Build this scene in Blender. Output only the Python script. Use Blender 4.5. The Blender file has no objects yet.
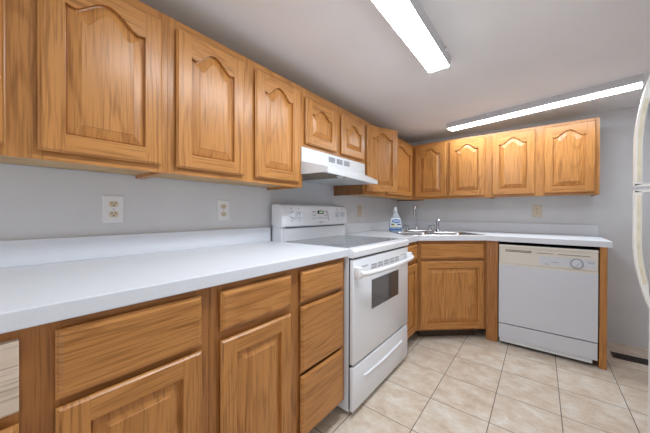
import bpy, bmesh, math, random
from mathutils import Vector, Matrix

scene = bpy.context.scene
COL = scene.collection
R = math.radians

# ------------------------------------------------------------------ camera
F_PX, YAW, PITCH, ROLL = 271.06, R(38.521), R(-0.312), R(0.184)
cam_d = bpy.data.cameras.new('camera')
cam = bpy.data.objects.new('camera', cam_d)
COL.objects.link(cam)
fw = Vector((-math.sin(YAW) * math.cos(PITCH), math.cos(YAW) * math.cos(PITCH), math.sin(PITCH)))
rt = Vector((math.cos(YAW), math.sin(YAW), 0))
up = rt.cross(fw)
rt2 = rt * math.cos(ROLL) + up * math.sin(ROLL)
up2 = -rt * math.sin(ROLL) + up * math.cos(ROLL)
m = Matrix((rt2, up2, -fw)).transposed().to_4x4()
m.translation = Vector((1.4186, 0.0, 1.0701))
cam.matrix_world = m
cam_d.sensor_width = 36.0
cam_d.lens = F_PX / 650.0 * 36.0
cam_d.shift_y = -(216.5 - 214.27) / 650.0
cam_d.clip_start = 0.02
scene.camera = cam

# ------------------------------------------------------------------ world / exposure / lights
world = bpy.data.worlds.new('world')
scene.world = world
world.use_nodes = True
bg = world.node_tree.nodes['Background']
bg.inputs['Color'].default_value = (0.93, 0.96, 1.0, 1)
bg.inputs['Strength'].default_value = 0.4
vs = scene.view_settings
vs.view_transform = 'Standard'
vs.look = 'None'
vs.gamma = 1.0
vs.use_curve_mapping = False
vs.exposure = 1.68
scene.cycles.diffuse_bounces = 8
scene.cycles.max_bounces = 14
LAMP_STRENGTH = 12.5

# ------------------------------------------------------------------ sizes of the room
ZC = 0.8817            # worktop height
ZU, ZT = 1.2196, 1.8168   # wall cabinets bottom and top
DB = 3.2643            # back wall
CEIL = 1.93
RW = 2.47              # right wall
Y0 = -1.3              # room goes on behind the camera

# ------------------------------------------------------------------ material helpers
def new_mat(name):
    mt = bpy.data.materials.new(name)
    mt.use_nodes = True
    nt = mt.node_tree
    return mt, nt, nt.nodes['Principled BSDF']

def N(nt, kind, **kw):
    n = nt.nodes.new(kind)
    for k, v in kw.items():
        setattr(n, k, v)
    return n

def plain(name, col, rough=0.5, metal=0.0, spec=0.5, var=0.0, scale=30.0, bump=0.0, trans=0.0, emit=None):
    mt, nt, b = new_mat(name)
    b.inputs['Base Color'].default_value = (*col, 1)
    b.inputs['Roughness'].default_value = rough
    b.inputs['Metallic'].default_value = metal
    b.inputs['Specular IOR Level'].default_value = spec
    if trans:
        b.inputs['Transmission Weight'].default_value = trans
        b.inputs['IOR'].default_value = 1.35
    if emit:
        b.inputs['Emission Color'].default_value = (*emit[0], 1)
        b.inputs['Emission Strength'].default_value = emit[1]
    if var or bump:
        tc = N(nt, 'ShaderNodeTexCoord')
        no = N(nt, 'ShaderNodeTexNoise')
        no.inputs['Scale'].default_value = scale
        no.inputs['Detail'].default_value = 4
        nt.links.new(tc.outputs['Object'], no.inputs['Vector'])
        if var:
            r = N(nt, 'ShaderNodeValToRGB')
            r.color_ramp.elements[0].position = 0.3
            r.color_ramp.elements[1].position = 0.7
            r.color_ramp.elements[0].color = (*[c * (1 - var) for c in col], 1)
            r.color_ramp.elements[1].color = (*[min(1, c * (1 + var)) for c in col], 1)
            nt.links.new(no.outputs['Fac'], r.inputs['Fac'])
            nt.links.new(r.outputs['Color'], b.inputs['Base Color'])
        if bump:
            bp = N(nt, 'ShaderNodeBump')
            bp.inputs['Strength'].default_value = bump
            bp.inputs['Distance'].default_value = 0.002
            nt.links.new(no.outputs['Fac'], bp.inputs['Height'])
            nt.links.new(bp.outputs['Normal'], b.inputs['Normal'])
    return mt

def oak(name, along, light=(0.57, 0.258, 0.074), mid=(0.40, 0.160, 0.039), dark=(0.17, 0.060, 0.015), rough=0.32):
    """Varnished oak with its grain running along the object's local axis 'x', 'y' or 'z'."""
    mt, nt, b = new_mat(name)
    tc = N(nt, 'ShaderNodeTexCoord')
    oi = N(nt, 'ShaderNodeObjectInfo')
    mul = N(nt, 'ShaderNodeMath', operation='MULTIPLY')
    mul.inputs[1].default_value = 37.0
    nt.links.new(oi.outputs['Random'], mul.inputs[0])
    add = N(nt, 'ShaderNodeVectorMath', operation='ADD')
    nt.links.new(tc.outputs['Object'], add.inputs[0])
    nt.links.new(mul.outputs[0], add.inputs[1])

    def stretched(cross, lengthwise):
        mp = N(nt, 'ShaderNodeMapping')
        s = [cross, cross * 0.4, cross]
        s['xyz'.index(along)] = lengthwise
        mp.inputs['Scale'].default_value = s
        nt.links.new(add.outputs[0], mp.inputs['Vector'])
        return mp
    # growth rings: contour lines of a stretched noise give the cathedral figure
    mp = stretched(5.5, 0.62)
    n1 = N(nt, 'ShaderNodeTexNoise')
    n1.inputs['Scale'].default_value = 1.0
    n1.inputs['Detail'].default_value = 2.0
    n1.inputs['Roughness'].default_value = 0.4
    nt.links.new(mp.outputs[0], n1.inputs['Vector'])
    mps = stretched(120.0, 1.2)
    ns = N(nt, 'ShaderNodeTexNoise')
    ns.inputs['Scale'].default_value = 1.0
    ns.inputs['Detail'].default_value = 1.0
    nt.links.new(mps.outputs[0], ns.inputs['Vector'])
    k = N(nt, 'ShaderNodeMath', operation='MULTIPLY')
    k.inputs[1].default_value = 17.0
    nt.links.new(n1.outputs['Fac'], k.inputs[0])
    k2 = N(nt, 'ShaderNodeMath', operation='MULTIPLY_ADD')
    k2.inputs[1].default_value = 0.38
    nt.links.new(ns.outputs['Fac'], k2.inputs[0])
    nt.links.new(k.outputs[0], k2.inputs[2])
    fr = N(nt, 'ShaderNodeMath', operation='FRACT')
    nt.links.new(k2.outputs[0], fr.inputs[0])
    r1 = N(nt, 'ShaderNodeValToRGB')
    e = r1.color_ramp.elements
    lm = lambda f: (*[a * (1 - f) + c * f for a, c in zip(light, mid)], 1)
    e[0].position = 0.0
    e[0].color = lm(0.35)
    e[1].position = 1.0
    e[1].color = lm(0.40)
    for p_, f_ in ((0.06, 0.0), (0.55, 0.06), (0.72, 0.35), (0.80, 1.0), (0.93, 1.15)):
        x = e.new(p_)
        x.color = lm(f_)
    nt.links.new(fr.outputs[0], r1.inputs['Fac'])
    mpa = stretched(11.0, 1.1)
    na = N(nt, 'ShaderNodeTexNoise')
    na.inputs['Scale'].default_value = 1.0
    nt.links.new(mpa.outputs[0], na.inputs['Vector'])
    am = N(nt, 'ShaderNodeMapRange')
    am.inputs['From Min'].default_value = 0.36
    am.inputs['From Max'].default_value = 0.66
    am.inputs['To Min'].default_value = 0.25
    am.inputs['To Max'].default_value = 0.75
    nt.links.new(na.outputs['Fac'], am.inputs['Value'])
    mr = N(nt, 'ShaderNodeMix', data_type='RGBA')
    nt.links.new(am.outputs[0], mr.inputs[0])
    mr.inputs[6].default_value = (*[(a * 0.85 + c * 0.15) for a, c in zip(light, mid)], 1)
    nt.links.new(r1.outputs['Color'], mr.inputs[7])
    # pores: fine dashes
    mp2 = stretched(190.0, 6.0)
    n2 = N(nt, 'ShaderNodeTexNoise')
    n2.inputs['Scale'].default_value = 1.0
    n2.inputs['Detail'].default_value = 2.0
    nt.links.new(mp2.outputs[0], n2.inputs['Vector'])
    r2 = N(nt, 'ShaderNodeValToRGB')
    r2.color_ramp.elements[0].position = 0.33
    r2.color_ramp.elements[0].color = (0.46, 0.42, 0.36, 1)
    r2.color_ramp.elements[1].position = 0.50
    r2.color_ramp.elements[1].color = (1, 1, 1, 1)
    nt.links.new(n2.outputs['Fac'], r2.inputs['Fac'])
    mx = N(nt, 'ShaderNodeMix', data_type='RGBA', blend_type='MULTIPLY')
    mx.inputs[0].default_value = 0.6
    nt.links.new(mr.outputs[2], mx.inputs[6])
    nt.links.new(r2.outputs['Color'], mx.inputs[7])
    # broad tone change along the board
    mp3 = stretched(9.0, 0.6)
    n3 = N(nt, 'ShaderNodeTexNoise')
    n3.inputs['Scale'].default_value = 1.0
    nt.links.new(mp3.outputs[0], n3.inputs['Vector'])
    r3 = N(nt, 'ShaderNodeValToRGB')
    r3.color_ramp.elements[0].position = 0.3
    r3.color_ramp.elements[0].color = (0.88, 0.86, 0.82, 1)
    r3.color_ramp.elements[1].position = 0.7
    r3.color_ramp.elements[1].color = (1, 1, 1, 1)
    nt.links.new(n3.outputs['Fac'], r3.inputs['Fac'])
    mx2 = N(nt, 'ShaderNodeMix', data_type='RGBA', blend_type='MULTIPLY')
    mx2.inputs[0].default_value = 1.0
    nt.links.new(mx.outputs[2], mx2.inputs[6])
    nt.links.new(r3.outputs['Color'], mx2.inputs[7])
    nt.links.new(mx2.outputs[2], b.inputs['Base Color'])
    b.inputs['Roughness'].default_value = rough
    b.inputs['Specular IOR Level'].default_value = 0.45
    bp = N(nt, 'ShaderNodeBump')
    bp.inputs['Strength'].default_value = 0.12
    bp.inputs['Distance'].default_value = 0.001
    nt.links.new(n2.outputs['Fac'], bp.inputs['Height'])
    nt.links.new(bp.outputs['Normal'], b.inputs['Normal'])
    return mt

def tile_mat():
    mt, nt, b = new_mat('beige_stone_tile')
    tc = N(nt, 'ShaderNodeTexCoord')
    mp = N(nt, 'ShaderNodeMapping')
    mp.inputs['Location'].default_value = (-0.925, -1.604, 0)
    nt.links.new(tc.outputs['Object'], mp.inputs['Vector'])
    br = N(nt, 'ShaderNodeTexBrick')
    br.offset = 0.0
    br.squash = 1.0
    br.inputs['Scale'].default_value = 1.0
    br.inputs['Brick Width'].default_value = 0.2925
    br.inputs['Row Height'].default_value = 0.2925
    br.inputs['Mortar Size'].default_value = 0.0022
    br.inputs['Mortar Smooth'].default_value = 0.25
    br.inputs['Bias'].default_value = 0.0
    br.inputs['Color1'].default_value = (0.86, 0.86, 0.86, 1)
    br.inputs['Color2'].default_value = (1, 1, 1, 1)
    br.inputs['Mortar'].default_value = (1, 1, 1, 1)
    nt.links.new(mp.outputs[0], br.inputs['Vector'])
    # veined stone: warped noise, shifted tile by tile
    sh = N(nt, 'ShaderNodeVectorMath', operation='MULTIPLY_ADD')
    nt.links.new(br.outputs['Color'], sh.inputs[0])
    sh.inputs[1].default_value = (9, 5, 3)
    nt.links.new(mp.outputs[0], sh.inputs[2])
    mp2 = N(nt, 'ShaderNodeMapping')
    mp2.inputs['Rotation'].default_value = (0, 0, R(28))
    mp2.inputs['Scale'].default_value = (9.0, 12.0, 9.0)
    nt.links.new(sh.outputs[0], mp2.inputs['Vector'])
    no = N(nt, 'ShaderNodeTexNoise')
    no.inputs['Scale'].default_value = 1.0
    no.inputs['Detail'].default_value = 7
    no.inputs['Roughness'].default_value = 0.72
    no.inputs['Distortion'].default_value = 0.25
    nt.links.new(mp2.outputs[0], no.inputs['Vector'])
    r = N(nt, 'ShaderNodeValToRGB')
    e = r.color_ramp.elements
    e[0].position = 0.30
    e[0].color = (0.54, 0.42, 0.31, 1)
    e[1].position = 0.72
    e[1].color = (0.82, 0.78, 0.72, 1)
    x = e.new(0.47)
    x.color = (0.66, 0.555, 0.445, 1)
    x = e.new(0.58)
    x.color = (0.72, 0.65, 0.56, 1)
    nt.links.new(no.outputs['Fac'], r.inputs['Fac'])
    mm = N(nt, 'ShaderNodeMix', data_type='RGBA', blend_type='MULTIPLY')
    mm.inputs[0].default_value = 0.5
    nt.links.new(r.outputs['Color'], mm.inputs[6])
    nt.links.new(br.outputs['Color'], mm.inputs[7])
    mg = N(nt, 'ShaderNodeMix', data_type='RGBA')
    nt.links.new(br.outputs['Fac'], mg.inputs[0])
    nt.links.new(mm.outputs[2], mg.inputs[6])
    mg.inputs[7].default_value = (0.12, 0.09, 0.07, 1)
    nt.links.new(mg.outputs[2], b.inputs['Base Color'])
    b.inputs['Roughness'].default_value = 0.38
    b.inputs['Specular IOR Level'].default_value = 0.35
    inv = N(nt, 'ShaderNodeMath', operation='SUBTRACT')
    inv.inputs[0].default_value = 1.0
    nt.links.new(br.outputs['Fac'], inv.inputs[1])
    bp = N(nt, 'ShaderNodeBump')
    bp.inputs['Strength'].default_value = 0.35
    bp.inputs['Distance'].default_value = 0.002
    nt.links.new(inv.outputs[0], bp.inputs['Height'])
    nt.links.new(bp.outputs['Normal'], b.inputs['Normal'])
    return mt

def laminate():
    mt, nt, b = new_mat('pale_speckled_laminate')
    tc = N(nt, 'ShaderNodeTexCoord')
    no = N(nt, 'ShaderNodeTexNoise')
    no.inputs['Scale'].default_value = 420
    no.inputs['Detail'].default_value = 2
    nt.links.new(tc.outputs['Object'], no.inputs['Vector'])
    r = N(nt, 'ShaderNodeValToRGB')
    r.color_ramp.elements[0].position = 0.33
    r.color_ramp.elements[0].color = (0.685, 0.715, 0.77, 1)
    r.color_ramp.elements[1].position = 0.55
    r.color_ramp.elements[1].color = (0.73, 0.76, 0.815, 1)
    nt.links.new(no.outputs['Fac'], r.inputs['Fac'])
    nt.links.new(r.outputs['Color'], b.inputs['Base Color'])
    b.inputs['Roughness'].default_value = 0.42
    b.inputs['Specular IOR Level'].default_value = 0.35
    return mt

M = {
    'oak_z': oak('oak_upright_grain', 'z'),
    'oak_x': oak('oak_lengthwise_grain', 'x'),
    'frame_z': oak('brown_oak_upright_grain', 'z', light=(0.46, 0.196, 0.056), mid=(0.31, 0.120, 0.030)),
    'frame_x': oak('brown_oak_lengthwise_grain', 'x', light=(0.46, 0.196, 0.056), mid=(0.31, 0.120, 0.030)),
    'oak_in': oak('oak_underside', 'x', light=(0.62, 0.42, 0.22), mid=(0.5, 0.31, 0.14), dark=(0.3, 0.16, 0.06), rough=0.5),
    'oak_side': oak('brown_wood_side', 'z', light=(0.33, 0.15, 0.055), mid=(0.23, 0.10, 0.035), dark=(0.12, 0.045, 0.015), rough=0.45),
    'raw_wood': oak('raw_pale_wood', 'x', light=(0.72, 0.60, 0.49), mid=(0.64, 0.51, 0.40), dark=(0.5, 0.38, 0.29), rough=0.6),
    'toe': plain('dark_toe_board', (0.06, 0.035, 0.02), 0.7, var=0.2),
    'wall': plain('pale_blue_grey_paint', (0.655, 0.665, 0.685), 0.75, spec=0.2, var=0.025, scale=6, bump=0.06),
    'ceiling': plain('matt_white_ceiling_paint', (0.87, 0.885, 0.905), 0.9, spec=0.1, var=0.02, scale=3, bump=0.08),
    'tile': tile_mat(),
    'laminate': laminate(),
    'chipboard': plain('tan_chipboard_edge', (0.50, 0.37, 0.23), 0.8, var=0.2, scale=200),
    'enamel': plain('white_enamel', (0.80, 0.82, 0.86), 0.22, spec=0.5, var=0.01, scale=5),
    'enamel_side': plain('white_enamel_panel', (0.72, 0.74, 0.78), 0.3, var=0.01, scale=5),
    'white_plastic': plain('white_plastic', (0.82, 0.83, 0.85), 0.35, var=0.01),
    'hood': plain('hood_white_paint', (0.66, 0.69, 0.72), 0.35, var=0.01),
    'grey_under': plain('grey_hood_pan', (0.62, 0.65, 0.66), 0.35, var=0.03),
    'filter': plain('greasy_filter_mesh', (0.22, 0.17, 0.12), 0.5, metal=0.4, var=0.5, scale=60, bump=0.4),
    'grey_slot': plain('grey_louvre', (0.33, 0.34, 0.36), 0.6, var=0.05),
    'dark': plain('dark_recess', (0.015, 0.015, 0.016), 0.6, var=0.1),
    'seam': plain('dark_grey_seam', (0.03, 0.032, 0.04), 0.5, var=0.1),
    'mark': plain('grey_print', (0.36, 0.37, 0.41), 0.5, var=0.02),
    'blue_mark': plain('grey_blue_print', (0.28, 0.30, 0.38), 0.5, var=0.02),
    'display': plain('black_display', (0.02, 0.025, 0.02), 0.2, var=0.1),
    'green_digit': plain('display_segments', (0.2, 0.3, 0.2), 0.3, emit=((0.5, 0.8, 0.5), 0.25)),
    'glass_top': plain('grey_ceramic_glass', (0.24, 0.255, 0.285), 0.12, spec=0.5, var=0.15, scale=300),
    'glass_door': plain('dark_oven_glass', (0.10, 0.092, 0.085), 0.05, spec=0.9, var=0.05),
    'ring': plain('burner_ring_print', (0.30, 0.31, 0.33), 0.12, var=0.02),
    'cream': plain('cream_panel', (0.70, 0.665, 0.60), 0.4, var=0.01),
    'dw_white': plain('pale_grey_panel', (0.62, 0.645, 0.70), 0.4, var=0.01, scale=4),
    'olive_slot': plain('olive_grille', (0.20, 0.18, 0.13), 0.6, var=0.1),
    'almond': plain('almond_plastic', (0.66, 0.57, 0.42), 0.4, var=0.02),
    'almond_plate': plain('almond_wall_plate', (0.62, 0.55, 0.43), 0.45, var=0.02),
    'wall_plate': plain('white_wall_plate', (0.78, 0.78, 0.79), 0.4, var=0.01),
    'steel': plain('brushed_steel', (0.62, 0.62, 0.63), 0.25, metal=1.0, var=0.05, scale=80),
    'chrome': plain('chrome', (0.42, 0.42, 0.44), 0.22, metal=1.0, var=0.02),
    'lamp_body': plain('lamp_white_metal', (0.62, 0.63, 0.66), 0.35, var=0.01),
    'bracket': plain('bright_clip', (0.85, 0.86, 0.9), 0.2, metal=0.6, var=0.01),
    'diffuser': plain('lit_diffuser', (0.9, 0.9, 0.9), 0.5, emit=((0.89, 0.965, 1.03), LAMP_STRENGTH)),
    'diffuser_dimmer': plain('lit_diffuser_weaker_tube', (0.9, 0.9, 0.9), 0.5, emit=((0.89, 0.965, 1.03), LAMP_STRENGTH * 0.72)),
    'fridge': plain('fridge_white', (0.74, 0.75, 0.77), 0.35, var=0.01),
    'handle': plain('handle_white_plastic', (0.80, 0.79, 0.76), 0.35, var=0.02),
    'yellowed': plain('yellowed_plastic', (0.70, 0.65, 0.50), 0.45, var=0.12, scale=25),
    'register': plain('brown_metal_register', (0.07, 0.055, 0.045), 0.5, metal=0.5, var=0.1),
    'bottle': plain('milky_clear_plastic', (0.80, 0.84, 0.90), 0.15, trans=0.55, var=0.01),
    'blue_label': plain('blue_print_label', (0.05, 0.20, 0.52), 0.4, var=0.05),
    'white_label': plain('white_label', (0.80, 0.85, 0.92), 0.4, var=0.01),
    'navy': plain('navy_print', (0.02, 0.04, 0.2), 0.4, var=0.05),
    'lime': plain('lime_print', (0.65, 0.68, 0.2), 0.4, var=0.05),
}

# ------------------------------------------------------------------ geometry helpers
def box(bm, x0, x1, y0, y1, z0, z1, mi=0, bevel=0.0):
    vs_ = [bm.verts.new((x, y, z)) for x in (x0, x1) for y in (y0, y1) for z in (z0, z1)]
    idx = [(0, 1, 3, 2), (4, 6, 7, 5), (0, 4, 5, 1), (2, 3, 7, 6), (0, 2, 6, 4), (1, 5, 7, 3)]
    fs = [bm.faces.new([vs_[i] for i in f]) for f in idx]
    for f in fs:
        f.material_index = mi
    if bevel > 0:
        es = list({e for f in fs for e in f.edges})
        r = bmesh.ops.bevel(bm, geom=es, offset=bevel, segments=2, affect='EDGES', profile=0.5)
        for f in r['faces']:
            f.material_index = mi
    return fs

def loops_skin(bm, loops, mi=0, cap_start=True, cap_end=True):
    """Bridge closed loops that all have the same number of points."""
    rows = [[bm.verts.new(p) for p in lp] for lp in loops]
    n = len(rows[0])
    for a, b2 in zip(rows, rows[1:]):
        for i in range(n):
            f = bm.faces.new((a[i], a[(i + 1) % n], b2[(i + 1) % n], b2[i]))
            f.material_index = mi
    if cap_start:
        bm.faces.new(list(reversed(rows[0]))).material_index = mi
    if cap_end:
        bm.faces.new(rows[-1]).material_index = mi
    return rows

def tube(bm, pts, rad, seg=12, mi=0, flat=1.0):
    pts = [Vector(p) for p in pts]
    rads = rad if isinstance(rad, (list, tuple)) else [rad] * len(pts)
    loops = []
    prev = None
    for i, p in enumerate(pts):
        t = (pts[min(i + 1, len(pts) - 1)] - pts[max(i - 1, 0)]).normalized()
        if prev is None:
            a = t.orthogonal().normalized()
        else:
            a = (prev - t * prev.dot(t)).normalized()
        prev = a
        b2 = t.cross(a)
        loops.append([p + a * math.cos(2 * math.pi * k / seg) * rads[i] + b2 * math.sin(2 * math.pi * k / seg) * rads[i] * flat for k in range(seg)])
    loops_skin(bm, loops, mi)

def lathe(bm, prof, cx=0, cy=0, seg=24, mi=0, sx=1.0, sy=1.0):
    loops = [[(cx + r * sx * math.cos(2 * math.pi * k / seg), cy + r * sy * math.sin(2 * math.pi * k / seg), z) for k in range(seg)] for r, z in prof]
    loops_skin(bm, loops, mi)

def disc_y(bm, cx, cz, y0, y1, r0, r1, seg=24, mi=0):
    """Round boss from depth y0 (radius r0) to y1 (radius r1) along local y."""
    loops = [[(cx + r * math.cos(2 * math.pi * k / seg), y, cz + r * math.sin(2 * math.pi * k / seg)) for k in range(seg)] for y, r in ((y0, r0), (y1, r1))]
    loops_skin(bm, loops, mi)

def obj(name, bm, mats, parent=None, loc=(0, 0, 0), rotz=0.0, smooth=False):
    bmesh.ops.recalc_face_normals(bm, faces=bm.faces)
    me = bpy.data.meshes.new(name)
    bm.to_mesh(me)
    bm.free()
    for k in (mats if isinstance(mats, (list, tuple)) else [mats]):
        me.materials.append(M[k])
    if smooth:
        for p in me.polygons:
            p.use_smooth = True
        me.set_sharp_from_angle(angle=R(40))
    o = bpy.data.objects.new(name, me)
    COL.objects.link(o)
    o.location = loc
    o.rotation_euler = (0, 0, rotz)
    if parent:
        o.parent = parent
    return o

def tag(o, label, cat, group=None):
    o['label'] = label
    o['category'] = cat
    if group:
        o['group'] = group
    return o

def thing(name, label, cat, loc=(0, 0, 0), rotz=0.0, group=None):
    o = bpy.data.objects.new(name, None)
    o.empty_display_size = 0.05
    COL.objects.link(o)
    o.location = loc
    o.rotation_euler = (0, 0, rotz)
    return tag(o, label, cat, group)

def struct(name, bm, mat):
    o = obj(name, bm, mat)
    o['kind'] = 'structure'
    return o

def frustum(bm, levels, u0, u1, z0, z1, mi=0):
    """Slab on the local xz plane facing -y; levels = (outward, inset left, right, bottom, top)."""
    loops = [[(u0 + l, -w, z0 + b_), (u1 - r, -w, z0 + b_), (u1 - r, -w, z1 - t), (u0 + l, -w, z1 - t)] for w, l, r, b_, t in levels]
    loops_skin(bm, loops, mi)

# ------------------------------------------------------------------ the room
bm = bmesh.new(); box(bm, -0.1, RW + 0.1, Y0, DB + 0.1, -0.08, 0.0)
struct('floor', bm, 'tile')
bm = bmesh.new(); box(bm, -0.1, RW + 0.1, Y0, DB + 0.1, CEIL, CEIL + 0.08)
struct('ceiling', bm, 'ceiling')
bm = bmesh.new(); box(bm, -0.1, 0.0, Y0, DB, 0.0, CEIL)
struct('wall_left', bm, 'wall')
bm = bmesh.new(); box(bm, -0.1, RW + 0.1, DB, DB + 0.1, 0.0, CEIL)
struct('wall_back', bm, 'wall')
bm = bmesh.new(); box(bm, RW, RW + 0.1, Y0, DB, 0.0, CEIL)
struct('wall_right', bm, 'wall')

# ------------------------------------------------------------------ ceiling lights
def ceiling_light(label, loc, rotz, clips, lens='diffuser'):
    """Body along local x, centred; hangs from the ceiling at local z = 0."""
    t = thing('ceiling_light', label, 'ceiling light', loc, rotz, 'strip lights on the ceiling')
    L, W, H = 0.61, 0.06, 0.052
    b = bmesh.new()
    prof = [(-W - .004, 0), (W + .004, 0), (W + .002, -.030), (W - .003, -H + .004), (-W + .003, -H + .004), (-W - .002, -.030)]
    loops_skin(b, [[(x, y, z) for y, z in prof] for x in (-L, L)])
    obj('housing', b, 'lamp_body', t)
    b = bmesh.new()
    n = 10
    arc = [(-(W - .005) * math.cos(math.pi * i / n), -H + .004 - .005 * math.sin(math.pi * i / n) ** .5) for i in range(n + 1)]
    prof = arc + [(W - .005, -H + .006), (-W + .005, -H + .006)]
    loops_skin(b, [[(x, y, z) for y, z in prof] for x in (-L + .004, L - .004)])
    obj('diffuser', b, lens, t)
    for x, s in clips:
        b = bmesh.new()
        box(b, x - .014, x + .014, s * (W + .002), s * (W + .012), -.022, -.004, bevel=.003)
        obj('clip', b, 'bracket', t)
    return t

ceiling_light('white strip light running lengthwise, cut off by the top of the picture', (0.964, 0.99, CEIL), R(90), [(0.50, -1), (-0.3, -1)])
ceiling_light('white strip light running crosswise above the wall cabinets over the dishwasher', (1.318, 2.70, CEIL), R(-11.5), [(0.2, -1), (-0.27, -1)], 'diffuser_dimmer')

# ------------------------------------------------------------------ cabinet joinery
def arch(s, h):
    """Cathedral arch, s in -1..1, height h at the middle, low shoulders."""
    a = abs(s)
    if a > 0.80:
        return 0.10 * h * (a - 0.80) / 0.20
    c = 0.5 + 0.5 * math.cos(math.pi * a / 0.80)
    return h * (c ** 0.72)

T = 0.020                     # thickness of doors and drawer fronts
EDGE = [(0.0, .013), (0.004, .011), (0.010, .0), (0.0135, .0), (0.015, .003), (T, .007)]

def door(parent, u0, u1, z0, z1, face, arched, swing=0.0, rail=0.055, label=None):
    """Raised panel door: stiles and rails in one mesh, the panel as its child. Local origin at its lower hinge corner."""
    W, H = u1 - u0, z1 - z0
    st = min(0.056, W * 0.19)
    ah = 0.0
    if arched:
        ah = min(0.053, W * 0.17) * (0.85 if H < 0.35 else 1.0)
    top = rail + 0.012 if arched else rail           # rail height above the peak of the arch
    if arched:
        top = 0.046
    b = bmesh.new()
    frustum(b, [(w, i, 0, i, i) for w, i in EDGE], 0, st, 0, H)                         # hinge stile
    frustum(b, [(w, 0, i, i, i) for w, i in EDGE], W - st, W, 0, H)                     # other stile
    frustum(b, [(w, 0, 0, i, 0) for w, i in EDGE], st, W - st, 0, rail, mi=1)           # bottom rail
    n = 26 if arched else 1
    us = [st + (W - 2 * st) * i / n for i in range(n + 1)]
    zl = H - top - ah
    zs = [zl + (arch(-1 + 2 * i / n, ah) if arched else 0) for i in range(n + 1)]
    # top rail with the arch cut in its lower edge
    loops = []
    for w, i in EDGE:
        lower = [(u, -w, z) for u, z in zip(us, zs)]
        loops.append(lower + [(us[-1], -w, H - i), (us[0], -w, H - i)])
    loops_skin(b, loops, mi=1)
    d = obj('door', b, ['oak_z', 'oak_x'], parent, (u0, -face, z0), swing)
    if label:
        d['label'] = label
    # raised panel
    b = bmesh.new()
    iu0, iu1, iz0 = st, W - st, rail

    def outline(inset, w):
        a0, a1 = iu0 + inset, iu1 - inset
        m_ = n if arched else 2
        ptop = [(a0 + (a1 - a0) * i / m_, -w, (zl + (arch(-1 + 2 * i / m_, ah) if arched else 0)) - inset) for i in range(m_ + 1)]
        return [(a0, -w, iz0 + inset), (a1, -w, iz0 + inset)] + list(reversed(ptop))
    bev = min(0.034, W * 0.11)
    loops_skin(b, [outline(-.0005, .002), outline(-.0005, .007), outline(.004, .006), outline(.005, .0085), outline(bev, .0165), outline(bev + .002, .0185)])
    obj('raised_panel', b, 'oak_z', d)
    return d

def drawer_front(parent, u0, u1, z0, z1, face, mat='oak_x', label=None, plainface=False):
    b = bmesh.new()
    W, H = u1 - u0, z1 - z0
    if plainface:
        frustum(b, [(0, 0, 0, 0, 0), (T - .003, 0, 0, 0, 0), (T - .001, .002, .002, .002, .002)], 0, W, 0, H)
    else:
        frustum(b, [(w, i, i, i, i) for w, i in [(0, .012), (.004, .010), (.009, 0), (.0125, .0), (.014, .004), (.0165, .005), (T, .012)]], 0, W, 0, H)
    d = obj('drawer', b, mat, parent, (u0, -face, z0))
    if label:
        d['label'] = label
    return d

def carcass(parent, width, depth, z0, z1, side_mat='oak_z', recess=0.014):
    """Sides, bottom, top and back. Local x along the wall, the wall at y = 0, front at y = -depth."""
    b = bmesh.new()
    t = 0.014
    d0 = depth - 0.019
    box(b, 0, t, -d0, 0, z0, z1, 0)
    box(b, width - t, width, -d0, 0, z0, z1, 0)
    box(b, t, width - t, -d0, 0, z0 + recess, z0 + recess + .012, 1)
    box(b, t, width - t, -d0, 0, z1 - .014, z1, 1)
    box(b, t, width - t, -.006, 0, z0 + recess, z1, 1)
    return obj('carcass', b, [side_mat, 'oak_in'], parent)

def face_frame(parent, depth, stiles, rails, name='face_frame', mats=('oak_z', 'oak_x')):
    b = bmesh.new()
    for u0, u1, z0, z1 in stiles:
        box(b, u0, u1, -depth, -depth + .019, z0, z1, 0)
    for u0, u1, z0, z1 in rails:
        box(b, u0, u1, -depth + .0005, -depth + .019, z0, z1, 1)
    return obj(name, b, mats, parent)

def upper_cabinet(label, loc, rotz, width, doors, zb, zt=ZT, depth=0.305, side_mat='oak_z', top_gap=0.037, low_gap=0.025):
    """doors = list of (u0, u1, swing). Base of the thing is the wall line at its lower edge."""
    t = thing('wall_cabinet', label, 'wall cabinet', (loc[0], loc[1], zb), rotz, 'oak wall cabinets')
    H = zt - zb
    carcass(t, width, depth, 0, H, side_mat)
    o = 0.012
    edges = [0.0]
    for u0, u1, s in doors:
        edges += [u0 + o, u1 - o]
    edges.append(width)
    st = [(edges[i], edges[i + 1], 0, H) for i in range(0, len(edges), 2) if edges[i + 1] - edges[i] > .004]
    rl = []
    for u0, u1, s in doors:
        rl += [(u0 + o, u1 - o, 0, low_gap + o), (u0 + o, u1 - o, H - top_gap - o, H)]
    face_frame(t, depth, st, rl)
    for u0, u1, s in doors:
        door(t, u0, u1, low_gap, H - top_gap, depth + .0005, True, s)
    return t

W90 = R(90)
# left wall, from the camera towards the corner (local u = world y - y0)
y0 = -0.300
upper_cabinet('oak wall cabinet nearest the camera, cut off by the left edge of the picture', (0, y0), W90, 0.735,
              [(0.020, 0.335, 0), (0.393, 0.711, 0)], ZU)
y0 = 0.4365
upper_cabinet('oak two-door wall cabinet left of the range hood, above the two wall outlets', (0, y0), W90, 0.7435,
              [(0.0245, 0.3295, 0), (0.393, 0.703, 0)], ZU)
y0 = 1.1810
upper_cabinet('short oak two-door wall cabinet directly above the white range hood', (0, y0), W90, 0.7235,
              [(0.0130, 0.323, 0), (0.382, 0.6995, 0)], 1.4660, top_gap=0.055, low_gap=0.018)
y0 = 1.905
upper_cabinet('oak wall cabinet right of the range hood with its near door ajar', (0, y0), W90, DB - 1.905,
              [(0.022, 0.345, -R(24)), (0.385, 0.985, 0)], ZU, side_mat='oak_side')
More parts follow.
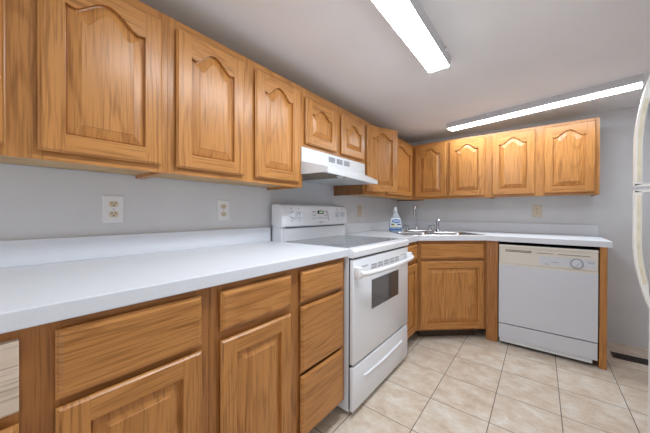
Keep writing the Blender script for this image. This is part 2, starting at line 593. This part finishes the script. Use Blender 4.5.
# back wall (local u = world x - x0)
x0 = 0.3065
upper_cabinet('oak two-door wall cabinet in the corner above the sink', (x0, DB), 0, 0.7225,
              [(0.030, 0.3500, 0), (0.380, 0.699, 0)], ZU, low_gap=0.02, top_gap=0.022)
x0 = 1.0300
upper_cabinet('oak two-door wall cabinet at the right end of the row, above the dishwasher', (x0, DB), 0, 0.742,
              [(0.030, 0.347, 0), (0.407, 0.720, 0)], ZU, low_gap=0.02, top_gap=0.022)

# base cabinets ----------------------------------------------------------
ZB = ZC - 0.040        # underside of the worktop

def base_cabinet(label, loc, rotz, width, depth, stiles, rails, name='base_cabinet', toe=True):
    t = thing(name, label, 'base cabinet', (loc[0], loc[1], 0), rotz, 'oak base cabinets')
    b = bmesh.new()
    d0 = depth - .019
    box(b, 0, .015, -d0, -.002, .085, ZB, 0)
    box(b, width - .015, width, -d0, -.002, .085, ZB, 0)
    box(b, .015, width - .015, -d0, -.002, .085, .10, 1)
    box(b, .015, width - .015, -.010, -.002, .10, ZB, 1)
    obj('carcass', b, ['oak_z', 'oak_in'], t)
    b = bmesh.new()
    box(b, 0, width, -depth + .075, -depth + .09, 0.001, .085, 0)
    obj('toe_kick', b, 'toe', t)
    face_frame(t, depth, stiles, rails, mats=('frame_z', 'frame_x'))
    return t

y0 = -0.300
t = base_cabinet('oak base cabinet nearest the camera, its first drawer front pale unfinished wood', (0, y0), W90, 0.735, 0.61,
                 [(0, .03, .085, ZB), (.329, .404, .085, ZB), (.694, .735, .085, ZB)],
                 [(.03, .329, .808, ZB), (.404, .694, .808, ZB), (.03, .329, .645, .690), (.404, .694, .645, .690), (.03, .329, .085, .115), (.404, .694, .085, .115)])
drawer_front(t, .020, .341, .682, .820, .6105, 'raw_wood', 'pale unfinished drawer front', True)
drawer_front(t, .392, .706, .673, .821, .6105)
door(t, .020, .341, .100, .656, .6105, False)
door(t, .392, .706, .100, .656, .6105, False)
y0 = 0.4365
t = base_cabinet('oak base cabinet beside the stove with one door and a stack of drawers', (0, y0), W90, 0.743, 0.61,
                 [(0, .042, .085, ZB), (.331, .410, .085, ZB), (.700, .743, .085, ZB)],
                 [(.042, .331, .808, ZB), (.042, .331, .650, .700), (.042, .331, .085, .115),
                  (.410, .700, .808, ZB), (.410, .700, .660, .700), (.410, .700, .370, .400), (.410, .700, .085, .115)])
drawer_front(t, .031, .342, .690, .818, .6105)
door(t, .031, .342, .100, .660, .6105, False)
drawer_front(t, .400, .710, .690, .820, .6105)
drawer_front(t, .400, .710, .385, .669, .6105)
drawer_front(t, .400, .710, .100, .372, .6105)

# slim cabinet right of the stove
y0 = 1.930
t = base_cabinet('slim oak base cabinet squeezed between the stove and the sink corner', (0, y0), W90, 0.318, 0.61,
                 [(0, .035, .085, ZB), (.268, .3085, .085, ZB)],
                 [(.035, .268, .808, ZB), (.035, .268, .650, .700), (.035, .268, .085, .115)])
drawer_front(t, .022, .280, .690, .815, .6105)
door(t, .022, .280, .105, .660, .6105, False)

# diagonal sink base: face runs from A to B
A = Vector((0.611, 2.2505)); B_ = Vector((1.056, 2.6545))
du = (B_ - A).normalized()
ang = math.atan2(du.y, du.x)
FW = (B_ - A).length
t = thing('sink_cabinet', 'oak corner sink base with its face set at an angle across the corner', 'base cabinet', (A.x, A.y, 0), ang, 'oak base cabinets')
b = bmesh.new()
inv = Matrix.Rotation(-ang, 2)
def loc2(x, y):
    p = Vector((x, y)) - A
    q = inv @ p
    return q.x, q.y
poly = [(0.605, 2.272), (1.036, 2.664), (1.055, 2.70), (1.055, 3.24), (0.03, 3.24), (0.03, 2.255), (0.59, 2.255)]
lp = [loc2(*p) for p in poly]
def side_shell(z0, z1, inner=0.014):
    for i in range(1, len(lp)):
        p, q = Vector(lp[i]), Vector(lp[(i + 1) % len(lp)])
        if i == len(lp) - 1:
            continue
        nrm = Vector((-(q - p).y, (q - p).x)).normalized() * inner
        loops_skin(b, [[(p.x, p.y, z), (q.x, q.y, z), (q.x + nrm.x, q.y + nrm.y, z), (p.x + nrm.x, p.y + nrm.y, z)] for z in (z0, z1)])
side_shell(.085, ZB)
loops_skin(b, [[(x, y, z) for x, y in lp] for z in (.085, .099)])
obj('carcass', b, 'oak_in', t)
b = bmesh.new(); box(b, .05, FW - .05, .075, .09, .001, .085)
obj('toe_kick', b, 'toe', t)
face_frame(t, 0.0, [(0, .042, .085, ZB), (FW - .042, FW, .085, ZB)],
           [(.042, FW - .042, .800, ZB), (.042, FW - .042, .655, .700), (.042, FW - .042, .085, .120)], mats=('frame_z', 'frame_x'))
drawer_front(t, .026, FW - .026, .690, .812, .0005)['label'] = 'false drawer front under the sink'
door(t, .026, FW - .026, .100, .667, .0005, False)

# panels on either side of the dishwasher
b = bmesh.new(); box(b, 1.0585, 1.1440, 2.654, 2.674, 0.001, ZB, bevel=.0015)
tag(obj('filler_panel', b, 'frame_z'), 'upright oak filler board between the corner sink base and the dishwasher', 'filler board')
b = bmesh.new(); box(b, 1.7385, 1.7760, 2.640, 3.255, 0.001, ZB, bevel=.0015)
tag(obj('end_panel', b, 'oak_z'), 'upright oak end panel carrying the right end of the worktop beside the dishwasher', 'end panel')

# ------------------------------------------------------------------ worktops
t = thing('countertop', 'long pale laminate worktop on the left, running from the picture edge to the stove', 'countertop', (0, -0.30, ZB), 0)
b = bmesh.new(); box(b, .003, .635, 0, 1.4815, .0005, .0400, bevel=.003)
obj('worktop', b, 'laminate', t)
b = bmesh.new(); box(b, .002, .021, 0, 1.478, .0402, .132, bevel=.002)
obj('backsplash', b, 'laminate', t)

t = thing('countertop', 'pale laminate corner worktop holding the sink and covering the dishwasher', 'countertop', (0, 1.928, ZB), 0)
mid = Vector((0.8475, 2.4275)); du2 = Vector((.741, .671)).normalized(); dn = Vector((-du2.y, du2.x))
def sw(u, n):
    p = mid + du2 * u + dn * n
    return (p.x, p.y)
ang2 = math.atan2(du2.y, du2.x)
outer = [(.003, 1.928), (.635, 1.928), (.635, 2.235), (1.060, 2.618), (1.797, 2.618), (1.797, DB - .003), (.003, DB - .003)]
SU0, SU1, SN0, SN1 = -0.39, 0.33, 0.05, 0.50
hole = [sw(SU0 + .02, SN0 + .02), sw(SU1 - .02, SN0 + .02), sw(SU1 - .02, SN1 - .02), sw(SU0 + .02, SN1 - .02)]
b = bmesh.new()
eds = []
for lp_ in (outer, hole):
    vv = [b.verts.new((x, y - 1.928, .0005)) for x, y in lp_]
    eds += [b.edges.new((vv[i], vv[(i + 1) % len(vv)])) for i in range(len(vv))]
r = bmesh.ops.triangle_fill(b, use_beauty=True, use_dissolve=False, edges=eds)
fs = [g for g in r['geom'] if isinstance(g, bmesh.types.BMFace)]
ex = bmesh.ops.extrude_face_region(b, geom=fs)
bmesh.ops.translate(b, verts=[v for v in ex['geom'] if isinstance(v, bmesh.types.BMVert)], vec=(0, 0, .0395))
obj('worktop', b, 'laminate', t)
b = bmesh.new(); box(b, .003, .633, -.0015, -.0002, .003, .039)
obj('edge_strip', b, 'chipboard', t)['label'] = 'bare tan chipboard edge'
b = bmesh.new(); box(b, .002, .021, 0, .764, .0402, .129, bevel=.002)
obj('backsplash', b, 'laminate', t)
b = bmesh.new(); box(b, .002, .023, .766, DB - 1.928 - .003, .0402, .133, bevel=.002)
obj('backsplash', b, 'laminate', t)
b = bmesh.new(); box(b, .024, 1.803, DB - 1.928 - .022, DB - 1.928 - .003, .0402, .132, bevel=.002)
obj('backsplash', b, 'laminate', t)

# ------------------------------------------------------------------ sink, faucet, bottle
t = thing('sink', 'stainless steel double bowl sink set across the corner of the worktop', 'sink', (mid.x, mid.y, ZC), ang2)
b = bmesh.new()
def rrect(u0, u1, n0, n1, z, r=.03, k=5):
    pts = []
    for cx, cy, a0 in ((u1 - r, n0 + r, -90), (u1 - r, n1 - r, 0), (u0 + r, n1 - r, 90), (u0 + r, n0 + r, 180)):
        for i in range(k + 1):
            a = R(a0 + 90 * i / k)
            pts.append((cx + r * math.cos(a), cy + r * math.sin(a), z))
    return pts
bowls = [(-.355, -.045, .085, .405), (-.015, .295, .085, .405)]
eds = []
for lp_ in [rrect(SU0, SU1, SN0, SN1, .003, .035)] + [rrect(*bw, .003, .05) for bw in bowls]:
    vv = [b.verts.new(p) for p in lp_]
    eds += [b.edges.new((vv[i], vv[(i + 1) % len(vv)])) for i in range(len(vv))]
bmesh.ops.triangle_fill(b, use_beauty=True, use_dissolve=False, edges=eds)
loops_skin(b, [rrect(SU0, SU1, SN0, SN1, .003, .035), rrect(SU0 - .003, SU1 + .003, SN0 - .003, SN1 + .003, .0005, .036)], cap_start=False, cap_end=False)
obj('rim', b, 'steel', t)
for u0, u1, n0, n1 in bowls:
    b = bmesh.new()
    loops_skin(b, [rrect(u0, u1, n0, n1, .003, .05), rrect(u0 + .006, u1 - .006, n0 + .006, n1 - .006, -.01, .05),
                   rrect(u0 + .012, u1 - .012, n0 + .012, n1 - .012, -.14, .05), rrect(u0 + .04, u1 - .04, n0 + .04, n1 - .04, -.155, .04)], cap_start=False)
    lathe(b, [(.045, -.154), (.04, -.1525), (.03, -.153)], (u0 + u1) / 2, (n0 + n1) / 2)
    obj('bowl', b, 'steel', t, smooth=True)

t = thing('faucet', 'chrome gooseneck faucet with two lever handles and a sprayer behind the sink', 'faucet', (mid.x, mid.y, ZC + .0035), ang2)
FN = 0.452
b = bmesh.new()
loops_skin(b, [rrect(-.25, .05, FN - .028, FN + .028, 0, .026), rrect(-.25, .05, FN - .028, FN + .028, .010, .026), rrect(-.244, .044, FN - .022, FN + .022, .016, .020)])
obj('base_plate', b, 'chrome', t, smooth=True)
b = bmesh.new()
sd = Vector((-.62, -.78, 0)).normalized()
c0 = Vector((-.12, FN, 0))
rr = .045
path = [c0 + Vector((0, 0, z)) for z in (.012, .05, .12, .17, .208)]
for i in range(1, 10):
    a = math.pi * i / 9
    path.append(c0 + sd * (rr - rr * math.cos(a)) + Vector((0, 0, .208 + rr * math.sin(a))))
path += [c0 + sd * 2 * rr + Vector((0, 0, z)) for z in (.19, .160)]
tube(b, path, [.0125, .0110] + [.0100] * (len(path) - 3) + [.0115])
lathe(b, [(.02, .012), (.02, .03), (.014, .045)], c0.x, c0.y)
obj('spout', b, 'chrome', t, smooth=True)
for u, s in ((-.215, -1), (.012, 1)):
    b = bmesh.new()
    lathe(b, [(.020, .012), (.018, .02), (.013, .045), (.012, .060), (.005, .066)], u, FN)
    tube(b, [(u, FN, .056), (u + s * .03, FN - .004, .062), (u + s * .045, FN - .01, .065)], [.006, .005, .006], flat=.7)
    obj('lever_handle', b, 'chrome', t, smooth=True)
b = bmesh.new()
lathe(b, [(.021, .0), (.021, .012), (.014, .02), (.012, .05), (.0135, .075), (.016, .105), (.013, .122), (.004, .126)], .092, FN)
tube(b, [(.092, FN, .108), (.092, FN - .02, .118)], [.010, .008])
obj('sprayer', b, 'chrome', t, smooth=True)

BX, BY = 0.262, 2.600
t = thing('soap_bottle', 'clear plastic dish soap bottle with blue labels on the corner worktop left of the faucet', 'bottle', (BX, BY, ZC + .0003), YAW)
prof = [(.036, 0), (.060, .002), (.064, .010), (.065, .06), (.062, .10), (.056, .128), (.044, .155), (.030, .182), (.021, .198), (.016, .206)]
def brad(z):
    for (r0, z0_), (r1, z1_) in zip(prof, prof[1:]):
        if z0_ <= z <= z1_:
            return r0 + (r1 - r0) * (z - z0_) / (z1_ - z0_)
    return prof[-1][0]
b = bmesh.new(); lathe(b, prof, sy=.6, seg=28)
obj('body', b, 'bottle', t, smooth=True)
b = bmesh.new()
lathe(b, [(.0185, .203), (.0185, .222), (.013, .228), (.011, .246), (.006, .252)])
obj('cap', b, 'white_plastic', t, smooth=True)['label'] = 'white nozzle cap'
def patch(name, mat, a0, a1, z0, z1, off, oval=False, parent=t):
    """A label wrapped on the bottle's front; angles in degrees from its front (-y)."""
    b = bmesh.new()
    nu, nz = 16, 8
    for side in (0, 1):
        pass
    grid = []
    for j in range(nz + 1):
        row = []
        fz = j / nz
        z = z0 + (z1 - z0) * fz
        half = (math.sqrt(max(0.0, 1 - (2 * fz - 1) ** 2)) if oval else 1.0)
        half = max(half, .05)
        for i in range(nu + 1):
            ac, ah_ = (a0 + a1) / 2, (a1 - a0) / 2
            a = R(-90 + ac + ah_ * half * (2 * i / nu - 1))
            rr_ = brad(z) + off
            row.append(b.verts.new((rr_ * math.cos(a), rr_ * math.sin(a) * .6 - off * .4 * 1, z)))
        grid.append(row)
    for j in range(nz):
        for i in range(nu):
            b.faces.new((grid[j][i], grid[j][i + 1], grid[j + 1][i + 1], grid[j + 1][i]))
    return obj(name, b, mat, parent, smooth=True)
patch('label_band', 'blue_label', -75, 75, .012, .032, .0006)
patch('label', 'white_label', -62, 62, .050, .138, .0006)['label'] = 'pale label with blue oval'
patch('label_oval', 'blue_label', -42, 46, .086, .128, .0012, True)
patch('label_print', 'white_label', -26, 34, .103, .113, .0018)
patch('label_print', 'lime', -44, -4, .058, .084, .0012, True)
patch('label_print', 'navy', -48, -18, .070, .080, .0018)
patch('label_print', 'navy', 8, 46, .068, .080, .0014)

# ------------------------------------------------------------------ stove
SX0, SY0, SY1 = 0.02, 1.1835, 1.9210
t = thing('stove', 'white electric stove with smooth glass top standing between the worktops', 'stove', (0, SY0, 0), W90)
SW = SY1 - SY0
# local: x along the wall, y = -world x
b = bmesh.new()
box(b, 0.001, SW - .001, -.634, -.025, .025, .845, bevel=.003)
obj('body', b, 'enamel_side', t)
for u in (.05, SW - .05):
    for yy in (-.56, -.10):
        b = bmesh.new(); lathe(b, [(.018, 0.0005), (.018, .012), (.010, .016), (.010, .03)], u, yy, seg=12)
        obj('foot', b, 'seam', t)
# cooktop frame with rounded front
b = bmesh.new()
pr = [(-.03, .846), (-.640, .834), (-.664, .835), (-.668, .840), (-.668, .868), (-.660, .8785), (-.64, .8815), (-.03, .8815)]
loops_skin(b, [[(x, y, z) for y, z in pr] for x in (0.0, SW)])
obj('cooktop_frame', b, 'enamel', t)
b = bmesh.new(); box(b, .032, SW - .032, -.610, -.130, .8817, .8850, bevel=.001)
g = obj('glass_cooktop', b, 'glass_top', t)
for cu, cy_, rad in ((.20, -.47, .10), (.20, -.24, .075), (.54, -.47, .075), (.54, -.24, .10)):
    b = bmesh.new()
    n = 40
    for k in range(n):
        a0, a1 = 2 * math.pi * k / n, 2 * math.pi * (k + 1) / n
        b.faces.new([b.verts.new((cu + r_ * math.cos(a), cy_ + r_ * math.sin(a), .8853)) for r_, a in ((rad, a0), (rad, a1), (rad - .006, a1), (rad - .006, a0))])
    obj('burner_ring', b, 'ring', g)
# back splash and control panel
b = bmesh.new()
box(b, .028, SW - .012, -.118, -.028, .880, .985, bevel=.002)
obj('back_riser', b, 'enamel', t)
b = bmesh.new()
box(b, .004, .027, -.112, -.028, .846, .985, bevel=.002)
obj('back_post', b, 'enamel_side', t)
def panel_loops():
    # cross-section in (y, z): overhanging bottom, slightly sloped face, rounded top
    sec = [(-.028, .986), (-.128, .975), (-.140, .984), (-.137, 1.03), (-.131, 1.09), (-.120, 1.118), (-.100, 1.127), (-.028, 1.127)]
    out = []
    yc, zc_ = -.028, 1.045
    for u, s in ((-.002, .90), (.004, .96), (.022, 1.0), (SW - .022, 1.0), (SW - .002, .96), (SW + .006, .88)):
        out.append([(u, yc + (y - yc) * s, zc_ + (z - zc_) * (0.5 + 0.5 * s)) for y, z in sec])
    return out
b = bmesh.new(); loops_skin(b, panel_loops())
cp = obj('control_panel', b, 'enamel', t, smooth=True)
b = bmesh.new(); box(b, .03, SW - .04, -.125, -.119, .968, .979)  # solid dark strip painting in the shade below the panel's overhang
obj('shade_strip', b, 'seam', t)['label'] = 'dark strip painted as the shade under the control panel'
for u in (.076, .148, .586, .655):
    b = bmesh.new()
    disc_y(b, u, 1.057, -.133, -.138, .026, .026)
    disc_y(b, u, 1.057, -.138, -.158, .021, .017)
    box(b, u - .004, u + .004, -.163, -.150, 1.040, 1.074, bevel=.001)
    k = obj('knob', b, 'enamel_side', cp, smooth=True)
    for z in (1.098, 1.016):
        b = bmesh.new()
        disc_y(b, u, z, -.120, -.1385 if z < 1.05 else -.1325, .004, .004, 10)
        obj('dial_mark', b, 'mark', cp)
b = bmesh.new(); box(b, .345, .405, -.140, -.130, 1.062, 1.086)
ds = obj('display', b, 'display', cp)
b = bmesh.new()
for u in (.358, .372, .386):
    box(b, u, u + .007, -.1406, -.139, 1.068, 1.080)
obj('display_digits', b, 'green_digit', ds)
for u, z in [(u, z) for u in (.285, .305, .418, .436) for z in (1.028, 1.050, 1.074)] + [(u, 1.030) for u in (.345, .365, .385)]:
    b = bmesh.new()
    box(b, u, u + .011, -.1395, -.1305, z, z + .006)
    obj('keypad_mark', b, 'mark', cp)
b = bmesh.new()
box(b, .352, .402, -.1410, -.1340, .997, 1.003)
obj('maker_mark', b, 'mark', cp)
b = bmesh.new()
tube(b, [(.452, -.1320, 1.092), (.462, -.1355, 1.060), (.470, -.1380, 1.012)], .003, seg=8)
obj('trim_line', b, 'mark', cp)
# oven door
b = bmesh.new(); box(b, .004, SW - .004, -.641, -.6345, .040, .833)
obj('front_seam', b, 'seam', t)['label'] = 'dark seam around the oven door'
b = bmesh.new(); box(b, .001, SW - .001, -.664, -.641, .276, .824, bevel=.005)
od = obj('oven_door', b, 'enamel', t, smooth=True)
b = bmesh.new(); box(b, .195, .566, -.6665, -.660, .520, .688, bevel=.002)
obj('oven_window', b, 'glass_door', od)
b = bmesh.new()
for q in range(5):
    u0 = .190 + q * .080
    for c in range(4):
        for r_ in range(2):
            box(b, u0 + c * .0165, u0 + c * .0165 + .011, -.6655, -.662, .752 + r_ * .016, .762 + r_ * .016)
box(b, .062, .150, -.6652, -.662, .778, .783)
box(b, .600, .690, -.6652, -.662, .778, .783)
obj('vent_slots', b, 'grey_slot', od)
b = bmesh.new()
box(b, .004, .046, -.700, -.6645, .728, .790, bevel=.008)
box(b, SW - .046, SW - .004, -.700, -.6645, .728, .790, bevel=.008)
hp = [(.012, -.700, .757), (.06, -.710, .752), (.2, -.7155, .748), (SW / 2, -.717, .746), (SW - .2, -.7155, .748), (SW - .06, -.710, .752), (SW - .012, -.700, .757)]
tube(b, hp, .0135, seg=14)
obj('door_handle', b, 'white_plastic', od, smooth=True)
# storage drawer
b = bmesh.new(); box(b, .001, SW - .001, -.664, -.641, .032, .262, bevel=.006)
dr = obj('storage_drawer', b, 'enamel', t, smooth=True)
b = bmesh.new()
tube(b, [(.11, -.6635, .178), (.13, -.667, .176), (SW / 2, -.668, .170), (SW - .13, -.667, .176), (SW - .11, -.6635, .178)], .007, seg=10)
obj('finger_grip', b, 'enamel', dr, smooth=True)

# ------------------------------------------------------------------ range hood
t = thing('range_hood', 'white under-cabinet range hood above the stove', 'range hood', (0, 1.168, 1.29), W90)
HW = .735
def hx(u):                       # depth of the lip, which hangs a little askew
    return .506 - (.506 - .425) * u / HW
b = bmesh.new()
# side profile at each end: back, bottom, lip, slope, upright face
def hsec(u):
    x = hx(u)
    return [(u, -.003, .016), (u, -x + .012, .006), (u, -x, .002), (u, -x - .001, .033), (u, -x + .010, .038), (u, -.318, .084), (u, -.312, .088), (u, -.310, .172), (u, -.003, .172)]
loops_skin(b, [hsec(0.0), hsec(HW)])
obj('canopy', b, 'hood', t)
b = bmesh.new()
for u0 in (.262, .352, .442):
    for k in range(3):
        box(b, u0, u0 + .068, -.3135, -.309, .120 + k * .012, .130 + k * .012)
obj('vent_grille', b, 'grey_slot', t)
b = bmesh.new()
def hz(y):
    return .016 - (-.003 - y) / .49 * .010
def under(u0, u1, y0_, y1_, off):
    vv = [(u, y, hz(y) - o_) for o_ in (off, 0.0) for u, y in ((u0, y0_), (u1, y0_), (u1, y1_), (u0, y1_))]
    loops_skin(b, [vv[:4], vv[4:]])
under(.012, .26, -.46, -.06, .003)
obj('grease_filter', b, 'filter', t)
b = bmesh.new(); under(.27, HW - .012, -.405, -.03, .002)
obj('underside_pan', b, 'grey_under', t)
b = bmesh.new()
lathe(b, [(.024, .012), (.023, .003), (.016, -.004), (.006, -.007)], .19, -.455)
obj('lamp_lens', b, 'grey_under', t, smooth=True)

# ------------------------------------------------------------------ dishwasher
DX0, DX1, DY = 1.1470, 1.7355, 2.6200
t = thing('dishwasher', 'white dishwasher with cream control strip under the worktop, right of the sink', 'dishwasher', (DX0, DY, 0))
DWW = DX1 - DX0
b = bmesh.new(); box(b, .004, DWW - .004, .032, .58, .05, .815)
obj('tub', b, 'dark', t)
for u in (.05, DWW - .05):
    b = bmesh.new()
    lathe(b, [(.015, 0.0005), (.015, .01), (.008, .014), (.008, .06)], u, .12, seg=10)
    obj('levelling_foot', b, 'seam', t)
b = bmesh.new(); box(b, .006, DWW - .005, .0005, .031, .668, .816, bevel=.006)
cp = obj('control_panel', b, 'cream', t)
b = bmesh.new(); box(b, .006, DWW - .005, -.006, .004, .798, .818, bevel=.004)
obj('top_lip', b, 'cream', cp)
b = bmesh.new()
for k in range(2):
    box(b, .050, .218, -.0015, .006, .764 + k * .010, .770 + k * .010)
obj('vent_slot', b, 'olive_slot', cp)
b = bmesh.new(); box(b, .250, .345, -.001, .006, .768, .772); box(b, .372, .545, -.001, .006, .768, .772)
obj('latch_groove', b, 'olive_slot', cp)
b = bmesh.new(); box(b, .262, DWW - .020, -.0008, .006, .684, .748)
fp = obj('dial_plate', b, 'dw_white', cp)
b = bmesh.new()
disc_y(b, .474, .713, -.0008, -.005, .036, .035)
obj('dial_ring', b, 'blue_mark', cp)
b = bmesh.new()
disc_y(b, .474, .713, -.003, -.016, .030, .027)
v0 = len(b.verts)
fs = box(b, -.005, .005, -.024, -.014, -.024, .024, bevel=.002)
b.verts.ensure_lookup_table()
rot = Matrix.Rotation(R(35), 4, 'Y')
for v in list(b.verts)[v0:]:
    v.co = rot @ v.co + Vector((.474, 0, .713))
obj('dial_knob', b, 'dw_white', cp, smooth=True)
for x0_, x1_, z0_, z1_ in ((.335, .378, .708, .712), (.532, .562, .722, .727), (.524, .570, .732, .734), (.300, .308, .688, .696), (.312, .320, .688, .696)):
    b = bmesh.new()
    box(b, x0_, x1_, -.0014, .001, z0_, z1_)
    obj('printed_mark', b, 'mark', fp)
b = bmesh.new(); box(b, .006, DWW - .005, -.002, .028, .182, .666, bevel=.003)
obj('door_panel', b, 'dw_white', t)
b = bmesh.new(); box(b, .006, DWW - .005, -.0035, .004, .654, .669, bevel=.002)
obj('door_strip', b, 'cream', t)
b = bmesh.new(); box(b, .0065, DWW - .0055, .002, .030, .056, .174, bevel=.003)
obj('lower_panel', b, 'dw_white', t)
b = bmesh.new(); box(b, .012, DWW - .03, .014, .024, .026, .058)
obj('toe_plate', b, 'enamel_side', t)

# ------------------------------------------------------------------ wall outlets
def outlet(label, loc, rotz, plate='wall_plate', recept='almond'):
    t = thing('wall_outlet', label, 'outlet', loc, rotz, 'duplex wall outlets')
    b = bmesh.new(); frustum(b, [(.0004, 0, 0, 0, 0), (.003, 0, 0, 0, 0), (.006, .004, .004, .004, .004)], -.037, .037, -.0585, .0585)
    obj('wall_plate', b, plate, t)
    for z in (-.0215, .0215):
        b = bmesh.new()
        pts = [(.016 * math.cos(2 * math.pi * k / 24) * 1.05, max(-.0125, min(.0125, .0165 * math.sin(2 * math.pi * k / 24)))) for k in range(24)]
        loops_skin(b, [[(x, -w, z + q) for x, q in pts] for w in (.005, .0075)])
        s = obj('receptacle', b, recept, t)
        b = bmesh.new()
        box(b, -.0075, -.0050, -.0080, -.007, z - .001, z + .008)
        box(b, .0050, .0075, -.0080, -.007, z - .001, z + .007)
        disc_y(b, 0, z - .007, -.007, -.0080, .0027, .0027, 10)
        obj('slots', b, 'dark', s)
    b = bmesh.new(); disc_y(b, 0, 0, -.0055, -.0072, .003, .0025, 10)
    obj('screw', b, 'chrome', t)
    return t

outlet('white wall outlet nearest the camera, larger in view, left of the other white one', (0, .340, 1.083), W90)
outlet('white wall outlet just left of the stove, beneath the two-door cabinet', (0, .848, 1.082), W90)
outlet('almond wall outlet between the stove and the soap bottle, on the left wall', (0, 2.338, 1.089), W90, 'almond_plate', 'almond')
outlet('almond wall outlet on the back wall above the worktop by the dishwasher', (1.390, DB, 1.093), 0, 'almond_plate', 'almond')

# ------------------------------------------------------------------ floor register
t = thing('floor_register', 'dark brown metal floor register by the back wall, right of the dishwasher', 'floor register', (2.00, 2.965, 0), 0)
b = bmesh.new()
box(b, -.155, .155, -.055, -.043, .0005, .005, bevel=.001)
box(b, -.155, .155, .043, .055, .0005, .005, bevel=.001)
box(b, -.155, -.135, -.043, .043, .0005, .005)
box(b, .135, .155, -.043, .043, .0005, .005)
obj('frame', b, 'register', t)
b = bmesh.new(); box(b, -.135, .135, -.043, .043, .0003, .0015)
obj('opening', b, 'dark', t)
b = bmesh.new()
for k in range(18):
    x = -.128 + k * .015
    box(b, x, x + .004, -.043, .043, .0015, .0045)
box(b, -.135, .135, -.003, .003, .0016, .0047)
obj('louvres', b, 'register', t)

# ------------------------------------------------------------------ fridge
FX, FY1, FY0 = 1.7495, 1.612, 0.870
SPLIT = 1.170
t = thing('fridge', 'white top-freezer refrigerator at the right edge of the picture, only its handles showing', 'refrigerator', (FX, FY0, 0))
DW_ = FY1 - FY0
b = bmesh.new(); box(b, .070, .700, .004, DW_ - .004, .012, 1.660, bevel=.008)
obj('cabinet', b, 'fridge', t)
b = bmesh.new(); box(b, .040, .070, .03, DW_ - .03, .012, .07)
obj('kick_grille', b, 'seam', t)
for z0, z1, nm in ((.075, SPLIT - .005, 'fridge_door'), (SPLIT + .005, 1.662, 'freezer_door')):
    b = bmesh.new(); box(b, .0, .066, 0, DW_, z0, z1, bevel=.006)
    dd = obj(nm, b, 'fridge', t)
    s = 1 if nm == 'freezer_door' else -1
    zf = SPLIT + s * .006
    L_ = .445 if s == 1 else .465
    yb = DW_ - .030
    # outline of the bow in (distance from door, height from foot)
    k = [(0, .0), (.041, .0)]
    bow_o = [(.0435, .003), (.0445, .02), (.0445, .16 if s == 1 else .20)]
    st_ = bow_o[-1][1]
    for i in range(1, 9):
        f = i / 8
        bow_o.append((.0445 - .0440 * f ** 1.9, st_ + (L_ - st_) * f))
    bow_i = [(x - .020 if x > .024 else max(.0, x - .014), max(h_, .010)) for x, h_ in bow_o]
    def strip(y0_, y1_, o_pts, i_pts, bmx):
        for (a, a2, c, c2) in zip(o_pts, o_pts[1:], i_pts, i_pts[1:]):
            q = []
            for yy in (y0_, y1_):
                q.append([(-a[0], yy, zf + s * a[1]), (-a2[0], yy, zf + s * a2[1]), (-c2[0], yy, zf + s * c2[1]), (-c[0], yy, zf + s * c[1])])
            loops_skin(bmx, q)
    b = bmesh.new()
    strip(yb, DW_ - .004, bow_o, bow_i, b)
    box(b, -.0435, .001, yb, DW_ - .004, min(zf, zf + s * .010), max(zf, zf + s * .010))
    bmesh.ops.remove_doubles(b, verts=b.verts, dist=.0002)
    h = obj('handle', b, 'handle', dd)
    b = bmesh.new()
    ins_o = [(x - .006, h_) for x, h_ in bow_o[1:-3]]
    ins_i = [(x - .0165, h_) for x, h_ in bow_o[1:-3]]
    strip(yb - .0015, yb + .002, ins_o, ins_i, b)
    obj('handle_inlay', b, 'yellowed', h)['label'] = 'yellowed plastic inlay'
